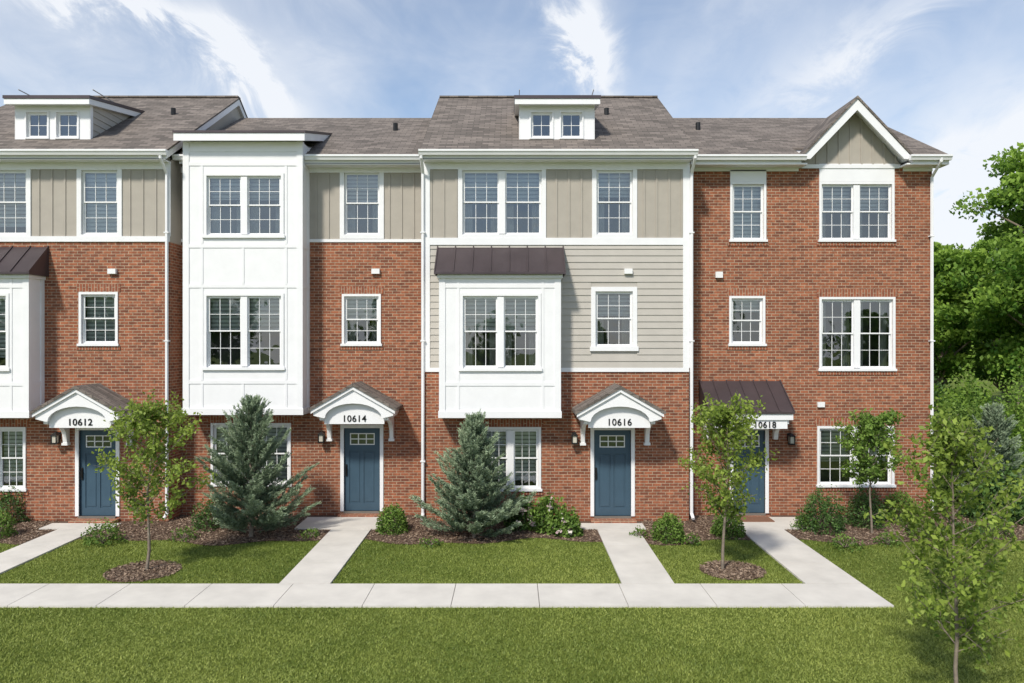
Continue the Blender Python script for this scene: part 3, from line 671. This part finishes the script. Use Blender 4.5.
for px,py,r,h,n,lm,nm in ((393,532,.36,.58,2600,'leafS','boxwood_shrub'),(669,541,.36,.55,2600,'leafS','boxwood_shrub'),(728,536,.36,.5,2400,'leafS','boxwood_shrub'),
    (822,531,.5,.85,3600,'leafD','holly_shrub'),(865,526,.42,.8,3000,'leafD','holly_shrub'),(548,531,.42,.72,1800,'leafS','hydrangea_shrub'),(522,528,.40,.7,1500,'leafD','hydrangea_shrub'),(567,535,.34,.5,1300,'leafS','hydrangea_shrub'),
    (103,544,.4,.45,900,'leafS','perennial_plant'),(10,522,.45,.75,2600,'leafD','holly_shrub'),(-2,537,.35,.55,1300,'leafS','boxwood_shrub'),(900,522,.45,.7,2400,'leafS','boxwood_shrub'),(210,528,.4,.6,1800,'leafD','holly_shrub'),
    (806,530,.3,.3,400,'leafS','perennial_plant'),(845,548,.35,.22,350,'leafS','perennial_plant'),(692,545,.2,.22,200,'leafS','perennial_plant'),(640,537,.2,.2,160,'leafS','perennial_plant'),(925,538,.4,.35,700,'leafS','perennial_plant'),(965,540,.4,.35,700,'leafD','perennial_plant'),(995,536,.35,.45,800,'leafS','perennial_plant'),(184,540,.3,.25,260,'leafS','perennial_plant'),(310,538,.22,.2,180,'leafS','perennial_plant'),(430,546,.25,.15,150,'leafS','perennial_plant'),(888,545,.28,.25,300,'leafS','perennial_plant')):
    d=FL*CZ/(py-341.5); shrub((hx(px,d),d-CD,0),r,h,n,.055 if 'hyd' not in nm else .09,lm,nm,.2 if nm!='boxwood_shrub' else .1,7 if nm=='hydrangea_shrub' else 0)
for x,y,r,h,n,lm in ((12.6,2.2,1.0,2.6,7000,'leafS'),(14.0,4.0,1.5,3.0,9000,'leafM'),(16.3,4.2,1.6,3.2,9000,'leafS'),(12.2,.2,.6,1.0,3000,'leafD'),(13.4,1.0,.7,1.1,3000,'leafS'),(15.0,1.6,.8,1.3,3000,'leafD'),(18.8,5,1.7,3.4,7000,'leafM'),(13.3,7.5,1.8,3.8,7000,'leafD')):
    shrub((x,y,0),r,h,n,.11,lm,'large_shrub',.25)
t1=big_tree('maple_tree',14.2,4.2,'leafM',150,270,.22,.12); t1.location=(22.8,12.5,0)
t2=big_tree('maple_tree',9.6,3.3,'leafM',100,260,.22,.1); t2.location=(20.0,17,0)
def inst(o,name,loc,s,rot,parent=None):
    q=bpy.data.objects.new(name,o.data); q.location=loc; q.scale=(s,s,s*random.uniform(.9,1.1)); q.rotation_euler=(0,0,rot); bpy.context.collection.objects.link(q)
    if parent: q.parent=parent
inst(t1,'maple_tree',(28,10,0),1.0,2); inst(t2,'maple_tree',(17.2,21,0),1.0,1); inst(t1,'maple_tree',(26.0,21,0),.8,4)
far=empty('distant_treeline')
for i in range(18):  # unseen row behind the camera, added for the window reflections
    a=-68+i*8; inst(random.choice([t1,t2]),'tree_mass',(a+random.uniform(-3,3),-62+random.uniform(-5,5),0),random.uniform(.6,.95),random.uniform(0,6),far)
for i in range(16):
    inst(random.choice([t1,t2]),'tree_mass',(24+i*6,38+random.uniform(-6,10)+i*.6,0),random.uniform(.7,.85),random.uniform(0,6),far)
for i in range(6):
    inst(random.choice([t1,t2]),'tree_mass',(-45-i*7,20+random.uniform(-6,10),0),random.uniform(.7,.9),random.uniform(0,6),far)
# ---------------------------------------------------------------- light
el=math.radians(46); az=math.radians(208)
v=Vector((math.sin(az)*math.cos(el),math.cos(az)*math.cos(el),math.sin(el)))
sl=bpy.data.lights.new('sun','SUN'); sl.energy=4.1; sl.angle=math.radians(6); sl.color=(1,.94,.84)
so=bpy.data.objects.new('sun',sl); so.rotation_euler=v.to_track_quat('Z','Y').to_euler(); so.location=(0,-30,40); bpy.context.collection.objects.link(so)
w=bpy.data.worlds.new('World'); bpy.context.scene.world=w; w.use_nodes=True; nt=w.node_tree; nt.nodes.clear()
out=nn(nt,'ShaderNodeOutputWorld'); sky=nn(nt,'ShaderNodeTexSky',sky_type='NISHITA'); sky.sun_disc=False; sky.sun_elevation=el; sky.sun_rotation=az
sky.air_density=1.0; sky.dust_density=.5; sky.ozone_density=1.5
hs=nn(nt,'ShaderNodeHueSaturation'); hs.inputs['Saturation'].default_value=1.1; nt.links.new(sky.outputs[0],hs.inputs['Color'])
bg=nn(nt,'ShaderNodeBackground'); bg.inputs[1].default_value=.15; nt.links.new(hs.outputs[0],bg.inputs[0])
cl=nn(nt,'ShaderNodeBackground'); cl.inputs[0].default_value=(.92,.95,1,1); cl.inputs[1].default_value=1.0
tc=nn(nt,'ShaderNodeTexCoord'); sp=nn(nt,'ShaderNodeSeparateXYZ'); nt.links.new(tc.outputs['Generated'],sp.inputs[0])
def mt(op,a,b_=None,c=None,clamp=False):
    n=nn(nt,'ShaderNodeMath',operation=op); n.use_clamp=clamp
    for i,vv in enumerate((a,b_,c)):
        if vv is None: continue
        if isinstance(vv,(int,float)): n.inputs[i].default_value=vv
        else: nt.links.new(vv,n.inputs[i])
    return n.outputs[0]
X_,Y_,Z_=sp.outputs
AZ=mt('ARCTAN2',X_,Y_); EL=mt('ARCSINE',Z_)
den=mt('ADD',mt('MAXIMUM',Z_,0),.18)
cb=nn(nt,'ShaderNodeCombineXYZ'); nt.links.new(mt('DIVIDE',X_,den),cb.inputs[0]); nt.links.new(mt('DIVIDE',Y_,den),cb.inputs[1])
mp=nn(nt,'ShaderNodeMapping'); nt.links.new(cb.outputs[0],mp.inputs[0]); mp.inputs['Rotation'].default_value=(0,0,.5); mp.inputs['Scale'].default_value=(1.2,.7,1)
n1=noise(nt,mp.outputs[0],1.1,5,.55,.5); n2=noise(nt,mp.outputs[0],4.0,7,.65,.8)
base=mt('MULTIPLY_ADD',n1,1.7,-.60); base=mt('MAXIMUM',mt('MINIMUM',base,.55),.06)
base=mt('MULTIPLY',base,mt('MULTIPLY_ADD',n2,1.5,.25))
def streak(px,py,ang,L,Wd,amp):
    a0=math.atan2(px-512,FL); e0=math.asin((341-py)/math.sqrt(FL**2+(px-512)**2+(341-py)**2))
    da=mt('SUBTRACT',AZ,a0); de=mt('SUBTRACT',EL,e0)
    wob=mt('MULTIPLY_ADD',n2,.16,-.08)
    c,s=math.cos(ang),math.sin(ang)
    u=mt('ADD',mt('MULTIPLY',da,c),mt('MULTIPLY',de,s)); q=mt('ADD',mt('SUBTRACT',mt('MULTIPLY',de,c),mt('MULTIPLY',da,s)),wob)
    g=mt('ADD',mt('POWER',mt('ABSOLUTE',mt('DIVIDE',u,L)),2.),mt('POWER',mt('ABSOLUTE',mt('DIVIDE',q,Wd)),2.))
    g=mt('EXPONENT',mt('MULTIPLY',g,-1.)); return mt('MULTIPLY',g,mt('MULTIPLY',mt('MULTIPLY_ADD',n2,2.2,-.25,True),amp))
tot=base
for a in ((248,72,math.radians(-46),.08,.030,1.15),(588,45,math.radians(-72),.075,.026,1.3),(120,4,math.radians(-8),.10,.018,.9),(1000,180,math.radians(15),.22,.12,.9),(860,40,math.radians(25),.12,.03,.5)):
    tot=mt('ADD',tot,streak(*a))
hz_=mt('EXPONENT',mt('MULTIPLY',mt('MAXIMUM',EL,0),-6.0)); tot=mt('ADD',tot,mt('MULTIPLY',hz_,.6))
tot=mt('MINIMUM',tot,.95)
mx=nn(nt,'ShaderNodeMixShader'); nt.links.new(tot,mx.inputs[0]); nt.links.new(bg.outputs[0],mx.inputs[1]); nt.links.new(cl.outputs[0],mx.inputs[2]); nt.links.new(mx.outputs[0],out.inputs[0])
# ---------------------------------------------------------------- camera
cd=bpy.data.cameras.new('camera'); cd.lens=FL/1024*36; cd.sensor_width=36; cd.clip_end=2000
co=bpy.data.objects.new('camera',cd); co.location=(0,-CD,CZ); co.rotation_euler=(math.pi/2,0,0); bpy.context.collection.objects.link(co)
sc=bpy.context.scene; sc.camera=co; sc.view_settings.view_transform='Standard'; sc.view_settings.look='None'; sc.view_settings.exposure=0
